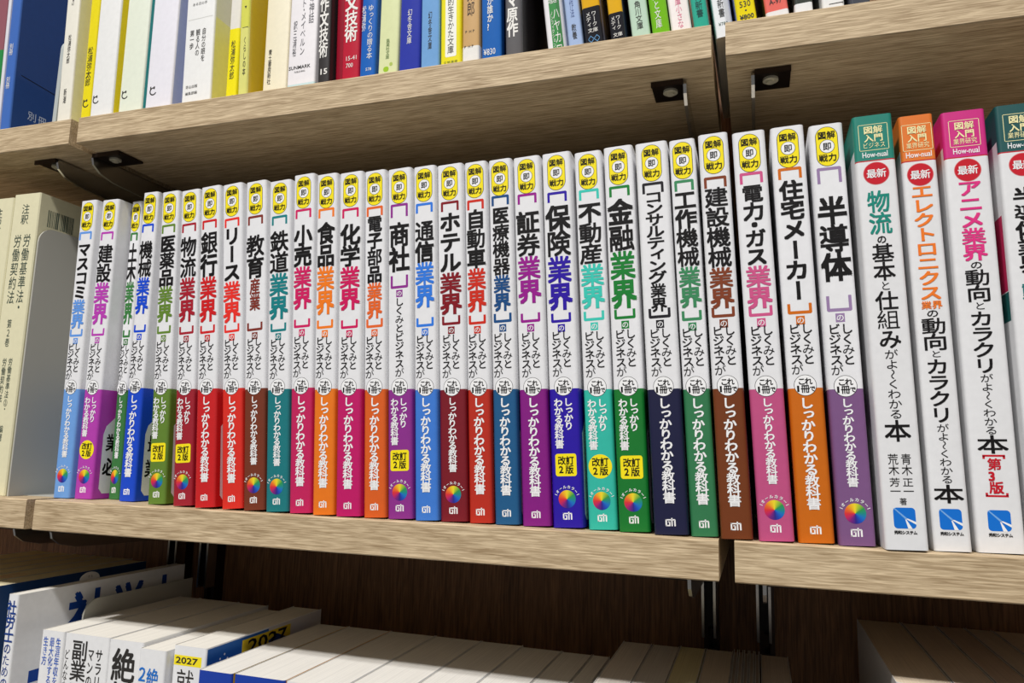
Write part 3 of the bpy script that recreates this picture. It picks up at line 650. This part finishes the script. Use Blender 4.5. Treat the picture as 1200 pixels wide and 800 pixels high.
T(12, .188, [(0, .078, (240, 232, 204)), (.078, .188, (240, 238, 232))], 'cream paperback with white upper band and small black name at its foot', [('v', '青土書房新社', -4.5, 38, 12, 3, K, 0)], group=G1, D=.13, rough=.5)
T(13, .188, [(0, .004, (200, 225, 225)), (.004, .188, (240, 236, 238))], 'wide white paperback with long grey handwritten title and bold Latin imprint', [('h', 'SUNMARK', -9.5, 7, 14.5, 17, K, .01), ('h', 'PUBLISHING', -5, 3, 12, 13.2, K, 0), ('v', 'ヒスイの神話', 6, 92, 46, 4.2, (110, 110, 115), 0), ('v', 'エッセイスト・メイベルン', 0, 96, 24, 4, (110, 110, 115), 0), ('v', '訳三浦裕', -6, 50, 24, 3, (110, 110, 115), 0)], group=G1, D=.13, rough=.5)
T(14, .148, [(0, .148, (48, 44, 44))], 'black pocket book with bold white characters and a dark cover', [('v', '語の作文技術', -.4, 86, 20, 6.8, WH, .034), ('h', '15', -2, 3, 8, 12, WH, .02)], rough=.3)
plain(99, -.2556, .012, -.036, .0085, Z, .148, .105, [(0, .148, (150, 14, 40))], 'dark crimson pocket book squeezed beside the black one', G2, None, None, [], .2)
T(15, .148, [(0, .148, (192, 26, 54))], 'crimson pocket book with bold white characters', [('v', '本の作文技術', 0, 94, 28, 9.6, WH, .034), ('h', '15-41', -3, 4.5, 15, 18, WH, .0), ('h', '700', -3, 2, 10, 13, WH, .0)], left=[(0, .148, (150, 14, 40))])
T(16, .148, [(0, .068, (24, 100, 190)), (.068, .148, (238, 226, 60))], 'bright blue pocket book with yellow and white top and white title', [('v', 'ゆっくりの贈る本', 1.2, 52, 14, 4.2, WH, .01), ('v', '松浦弥', -3.6, 52, 34, 3, WH, .01), ('h', '578', -1, 3, 6, 8, WH, 0)], right=[(0, .064, (20, 86, 170)), (.064, .148, (220, 215, 205))])
T(17, .148, [(0, .148, (226, 232, 178))], 'pale yellow-green pocket book with tiny green plant mark', [('v', '集英社文庫', -.4, 26, 12, 2.6, (90, 120, 60), 0), ('rr', -3, .8, 3.5, 7, (150, 190, 20), 1.5), ('rr', 1.2, 3.4, 7, 9.5, (170, 190, 90), 1)])
T(18, .148, [(0, .148, (50, 62, 170))], 'violet blue glossy pocket book', [('v', '幻冬舎文庫', -.2, 44, 20, 3.4, WH, .006)], left=[(0, .148, (24, 30, 110))], right=[(0, .148, (28, 40, 150))], rough=.15)
T(19, .148, [(0, .062, (120, 170, 222)), (.062, .148, (238, 220, 60))], 'light blue pocket book with yellow and white top', [('v', '幻冬舎文庫', 0, 40, 14, 2.8, K, 0)], right=[(0, .06, (80, 130, 175)), (.06, .148, (214, 212, 220))], rough=.15)
T(20, .148, [(0, .060, (240, 228, 30)), (.060, .148, (50, 150, 80))], 'yellow pocket book with green top and a white lettered panel', [('rr', -3.6, 3.8, 7, 54, (238, 238, 228), 1), ('v', '知的生きかた文庫', 0, 52, 9, 4.4, K, 0), ('hc', '三笠書房', -3.6, 3.2, 2.4, (60, 90, 30), 0)])
T(21, .148, [(0, .012, (240, 238, 232)), (.012, .148, (208, 168, 112))], 'tan pocket book with brown characters and white foot', [('v', '弥太郎', 0, 62, 32, 5.4, (60, 40, 30), 0), ('hc', 'PHP', -2.4, 22, 2.4, K, .0), ('hc', 'PHP', -3, 12, 2.4, K, .0)])
T(22, .148, [(0, .148, (34, 102, 184))], 'blue pocket book with white question title and price number at its foot', [('v', 'とは何か誰か?', -.6, 60, 20, 4, WH, .02), ('h', '¥830', -5, 2.6, 4.4, 8.6, WH, 0)], right=[(0, .148, (22, 70, 140))], rough=.15)
T(23, .160, [(0, .160, (92, 90, 92))], 'dark grey pocket book with large bold white title, beside a black gap', [('v', 'ドラマ原作', -.6, 62, 14, 7.2, WH, .034)], right=[(0, .160, (22, 20, 22))], left=[(0, .16, (22, 20, 22))], D=.11, lean=-.040)
T(24, .157, [(0, .157, (238, 236, 238))], 'leaning white pocket book with a green vertical label', [('rr', -2.6, 4, 1, 50, (34, 130, 52), 1.2), ('v', 'ハヤカワ', 1.4, 36, 4, 4.4, WH, .01), ('v', 'ノンフィクション文庫', -1.4, 34, 4, 1.9, WH, 0), ('v', '数理', 1.4, 49, 39, 3, WH, 0), ('v', '心理', -1.2, 49, 39, 3, WH, 0)], lean=-.118, right=[(0, .157, (226, 226, 230))])
T(25, .148, [(0, .148, (168, 190, 228))], 'slim pale blue leaning pocket book with a small black mark', [('v', '心の作法', 0, 44, 20, 2.6, (90, 110, 160), 0), ('v', '教養', 0, 16, 6, 3, K, 0)], lean=-.118, rough=.15)
LY = [(0, .025, (34, 34, 40)), (.025, .148, (232, 176, 30))]
T(26, .148, LY, 'leaning gold pocket book with black foot and blue zigzag mark', [('v', 'メディ', -2, 22, 12, 3, WH, .01), ('v', 'ワーク', 1.4, 22, 12, 3, WH, .01), ('hc', '文庫', -1.6, 10, 3, WH, .01), ('zig', 4.5, (90, 150, 200))], right=[(0, .148, (150, 150, 165))], lean=-.114, rough=.12)
T(27, .148, [(0, .019, (34, 34, 40)), (.019, .148, (232, 178, 34))], 'second leaning gold pocket book, thinner, with black foot', [('v', 'メディ', -1.8, 17, 8, 2.8, WH, .01), ('v', 'ワーク', 1.2, 17, 8, 2.8, WH, .01), ('hc', '文庫', -1.4, 5, 2.8, WH, .01)], right=[(0, .148, (70, 80, 110))], lean=-.113, rough=.12)
T(28, .148, [(0, .148, (196, 222, 200))], 'pale mint leaning pocket book with black publisher name', [('v', '角川文庫', 0, 24, 6, 3.8, K, .006)], right=[(0, .148, (210, 212, 210))], lean=-.115, rough=.12)
T(29, .148, [(0, .148, (120, 190, 30))], 'lime green leaning pocket book with white sideways letters', [('v', 'あの人と文庫', -.6, 40, 5, 3.6, WH, .01)], lean=-.116, rough=.15)
T(30, .148, [(0, .148, (240, 232, 228))], 'white leaning pocket book with pink vertical lettering', [('v', '幸せ文庫小さな', 0, 36, 3, 3.4, (228, 130, 160), .0)], lean=-.115, rough=.4)
T(31, .173, [(0, .173, (52, 172, 148))], 'turquoise leaning pocket book with dark series name', [('v', '古代新書', 0, 28, 8, 4, (20, 70, 70), .01)], lean=-.115, rough=.15)
plain(32, -.0118, .016, -.115, .0105, Z, .173, .108, [(0, .173, (238, 238, 240))], 'white leaning pocket book standing over the gap between two top boards', G2, None, None, [('v', '平凡社新書', 0, 40, 12, 3.6, K, .01), ('h', '¥780', -2.5, 2.5, 7, 9, (90, 110, 100), 0)], .3)
T(33, .173, [(0, .173, (240, 220, 20))], 'yellow leaning pocket book with number 530 and price at its foot', [('h', '530', -2.8, 3, 10, 13.6, K, 0), ('rr', -.4, .6, 7.4, 8.4, K, .4), ('h', '¥800', -3.6, 3.8, 2.6, 5.6, K, .02)], left=[(0, .173, (130, 145, 200))], lean=-.115, rough=.15)
T(34, .173, [(0, .005, (238, 236, 236)), (.005, .173, (235, 110, 100))], 'coral red leaning pocket book marked A-97 above a white foot', [('h', 'A-97', -3.4, 3.2, 9, 12, K, .01)], left=[(0, .173, (60, 60, 30))], right=[(0, .173, (150, 80, 30))], lean=-.11)
T(36, .173, [(0, .0075, (240, 240, 240)), (.0075, .173, (60, 66, 60))], 'upright dark green pocket book with white foot on the right hand top board', lean=-.05)
T(37, .173, [(0, .009, (240, 240, 238)), (.009, .173, (236, 236, 232))], 'white pocket book crossed by a thin dark curve at its foot', [('r', -2, 5, 4.2, 4.7, K)], lean=-.05)
T(38, .173, [(0, .173, (70, 74, 84))], 'slate grey pocket book, last visible on the top shelf', lean=-.02)
bookend(-.4985, .008, .10, Z + .0001, .073, metal('pale_grey_steel', (178, 184, 182), .4, 0.0), 'small pale grey bookend on the top shelf beside the blue book', r=.01, t=.0035, foot=-.001)

# ---------------------------------------------------------------- lowest row
ZB = -.2733; GB = 'books of the lowest row'
CW = (238, 238, 238)
def L(x0, x1, y, H, bands, label, prints=(), right=None, left=None, D=.128, side=None, rough=.35, pc=(236, 232, 222), group=GB, name='book'):
    w = x1 - x0; t = thing(name, label, 'book', ((x0 + x1) / 2, y, ZB + .0003), (0, 0, 0), group)
    f = lambda bs: [(a, b, paper(c, rough)) for a, b, c in bs] if bs else None
    cover(w - .0004, D, H, f(bands), t, r=.0016, right=f(right), left=f(left)); page_block(w - .0004, D, H, t, pc)
    if prints:
        p = Print()
        for q in prints:
            if q[0] == 'v': p.vt(q[1], q[2], q[3], q[4], q[5], ink(q[6]), q[7])
            elif q[0] == 'h': p.ht(q[1], q[2], q[3], q[4], q[5], ink(q[6]), q[7])
            elif q[0] == 'r': p.rect(q[1], q[2], q[3], q[4], ink(q[5]), .05)
        p.build('spine_lettering', t)
    if side:
        ps = Print(lambda u, v, e, w=w: (w / 2 - .0002 + e / 1000, u / 1000, v / 1000)); side(ps); ps.build('cover_lettering', t)
    return t
NB = (28, 62, 135); NAVY = (18, 58, 105)
x = -.5125
for i, (w, lab) in enumerate(((.021, 'cream-topped book with navy cover, next to the white one at lower left'), (.024, 'second cream-topped book from the navy cover at lower left'), (.019, 'third cream-topped book from the navy cover at lower left'), (.023, 'fourth cream-topped book from the navy cover at lower left'), (.022, 'fifth cream-topped book from the navy cover at lower left'), (.025, 'sixth cream-topped book from the navy cover at lower left'))):
    last_book = L(x - w, x, -.004 if i == 0 else .002, .2100, [(0, .21, NAVY if i == 0 else (200, 196, 190))], lab, right=[(0, .21, NAVY)] if i == 0 else None, D=.16, pc=(226, 214, 176))
    if i == 1:
        ps = Print(lambda u, v, e: (u / 1000, v / 1000, .2100 - .0003 + e / 1000)); OR = ink((200, 96, 40))
        for k, (u0, v0, ln_) in enumerate(((-4, 34, 30), (-1, 40, 26), (3, 30, 22), (6, 44, 18))): ps.rect(u0, u0 + .9, v0, v0 + ln_, OR, .06)
        ps.build('orange_index_marks', bpy.data.objects[last_book.name])
    x -= w + .0004
def sr_side(ps):
    c = ink((22, 66, 150))
    for i, q in enumerate('社労士'): ps.ch(q, 58 + i * 37, 185, 36, 40, c, .036, vert=False)
    ps.rect(14, 60, 150, 158, c); ps.rect(14, 60, 136, 146, c)
L(-.4820, -.4725, .003, .2100, [(0, .21, CW)], 'tall white paperback with blue spine characters 社労士のための, lower left', [('v', '社労士', 0, 206, 179, 8.2, NB, .03), ('v', 'のための', 0, 179, 150, 6.6, NB, .012)], D=.155, side=sr_side)
mb = MB(); r_ = .009
mb.prism([(r_ * math.cos(math.pi * i / 12), r_ * .62 * math.sin(math.pi * i / 12)) for i in range(13)], 0, -.0003, .0003, paper((232, 230, 226)))
tb = thing('index_tab', 'small round white paper tab sticking up behind the tall white book', 'tab', (-.4838, .070, -.0636)); mb.build('tab', tb)
pt = Print(lambda u, v, e: (.0003 + e / 1000, u / 1000, v / 1000)); pt.ch('注', -1.2, 2.4, 1.8, 2, BLACK, 0, .05, vert=False); pt.ch('文', 1.2, 2.4, 1.8, 2, BLACK, 0, .05, vert=False); pt.build('tab_lettering', tb)
bookend(-.4615, .046, .155, ZB + .0001, .2000, PLATE, 'grey metal bookend against the tall white book on the lowest shelf', r=.012, foot=.0)
L(-.4570, -.4372, .010, .188, [(0, .188, CW)], 'slim white paperback with three small columns of blue characters', [('v', '生涯年収を', 5.6, 184, 154, 4.4, (60, 100, 190), .012), ('v', '最大化する', .2, 184, 154, 4.4, (60, 100, 190), .012), ('v', '生き方', -5.2, 184, 166, 4.4, (60, 100, 190), .012), ('v', '入門', 0, 148, 110, 14, K, .03)])
L(-.4366, -.3990, .010, .188, [(0, .188, CW)], 'thick white paperback with tall black characters 副業ア', [('v', '副業アイデア', -5.0, 184.5, 108, 13.6, K, .02), ('v', 'サラリー', 11.4, 180.5, 148, 6.2, K, .012), ('v', 'マンの', 4.6, 180.5, 156, 5.4, K, .012), ('v', 'どんなネタでも', -15.4, 178, 132, 4.4, K, 0)])
L(-.3984, -.3706, .009, .188, [(0, .188, CW)], 'white exam book with one huge bold character 絶', [('v', '絶対内定', -.5, 183, 103, 19.5, K, .036)])
L(-.3700, -.3490, .005, .186, [(0, .186, CW)], 'white exam book with blue characters and numeral two', [('v', '絶対内定', 1.5, 175, 133, 9.6, (40, 115, 200), .024), ('v', '２０２７', -6.6, 176, 136, 9, (40, 115, 200), .022)])
def sp_side(ps):
    ps.rect(1, 124, 60, 188.2, ink((36, 92, 165)), .04); ps.poly([(62, 120), (128, 120), (127, 188.7), (62, 188.7)], ink((210, 205, 205)), .06)
    ps.rect(34, 88, 150, 186.4, ink((238, 205, 40)), .09); ps.ht('2027', 40, 84, 176.5, 185.6, BLACK, .02, .13)
    ps.poly([(1, 178), (14, 172), (22, 160), (21, 159), (13, 171), (1, 176.6)], WHITEI, .09)
    for a, b in ((13, 180), (17, 182), (20, 179)): ps.disc(a, b, .7, WHITEI, .09, 10)
    ps.poly([(62, 180), (72, 183), (90, 176), (90, 172), (74, 178), (66, 174)], ink((40, 60, 120)), .1)
L(-.3484, -.3232, .010, .189, [(0, .189, CW)], 'white job-hunting book labelled 2027 on yellow, blue front cover', [('r', -11.3, 9.2, 177.5, 183.5, (246, 226, 40)), ('h', '2027', -10, 6.5, 178.6, 182.5, K, .02), ('v', '就活対策', -2, 175.5, 118, 14, K, .012)], side=sp_side)
blocks = [(-.3010, -.2782, -.0235, 'first blue-spined white-paged book after the 2027 one', (24, 62, 165), (236, 186, 30)), (-.2778, -.2448, -.0225, 'second blue-spined white-paged book, thicker, with yellow edge', (24, 62, 165), (236, 170, 30)),
 (-.2444, -.2108, -.0225, 'third broad white page block in the lowest row', CW, None), (-.2104, -.1774, -.0225, 'fourth broad white page block in the lowest row', CW, None), (-.1770, -.1482, -.0225, 'fifth broad white page block in the lowest row', CW, None),
 (-.1478, -.1212, -.0255, 'sixth white page block in the lowest row', CW, None), (-.1208, -.1014, -.0265, 'seventh narrower page block before the taller shaded group', (225, 222, 216), None), (-.1010, -.0900, -.0265, 'slim page block half hidden by the taller shaded group', (225, 222, 216), None)]
KS = 1.0475
for a, b, y, lab, c, rc in blocks:
    L(a * KS, b * KS, (y + .39) * KS - .39, .182, [(0, .182, c)], lab, right=[(0, .182, rc)] if rc else None, D=.1300, pc=(232, 229, 222))
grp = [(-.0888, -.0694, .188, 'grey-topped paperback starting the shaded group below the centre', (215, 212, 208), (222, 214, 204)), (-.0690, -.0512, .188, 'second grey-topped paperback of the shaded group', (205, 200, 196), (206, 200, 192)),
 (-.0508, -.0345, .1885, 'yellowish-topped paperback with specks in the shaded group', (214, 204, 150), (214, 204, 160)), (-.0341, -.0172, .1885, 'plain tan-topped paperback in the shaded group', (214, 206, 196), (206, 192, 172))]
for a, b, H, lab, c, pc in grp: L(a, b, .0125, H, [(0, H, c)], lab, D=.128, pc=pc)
x = -.0168
for i in range(5):
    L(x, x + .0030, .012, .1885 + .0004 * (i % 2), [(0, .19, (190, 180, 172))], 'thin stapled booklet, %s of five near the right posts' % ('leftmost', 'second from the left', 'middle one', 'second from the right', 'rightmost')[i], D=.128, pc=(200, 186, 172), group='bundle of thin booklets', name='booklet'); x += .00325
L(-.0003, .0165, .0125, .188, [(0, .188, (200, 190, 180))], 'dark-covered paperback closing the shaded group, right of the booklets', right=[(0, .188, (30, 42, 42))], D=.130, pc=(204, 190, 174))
x = .0605
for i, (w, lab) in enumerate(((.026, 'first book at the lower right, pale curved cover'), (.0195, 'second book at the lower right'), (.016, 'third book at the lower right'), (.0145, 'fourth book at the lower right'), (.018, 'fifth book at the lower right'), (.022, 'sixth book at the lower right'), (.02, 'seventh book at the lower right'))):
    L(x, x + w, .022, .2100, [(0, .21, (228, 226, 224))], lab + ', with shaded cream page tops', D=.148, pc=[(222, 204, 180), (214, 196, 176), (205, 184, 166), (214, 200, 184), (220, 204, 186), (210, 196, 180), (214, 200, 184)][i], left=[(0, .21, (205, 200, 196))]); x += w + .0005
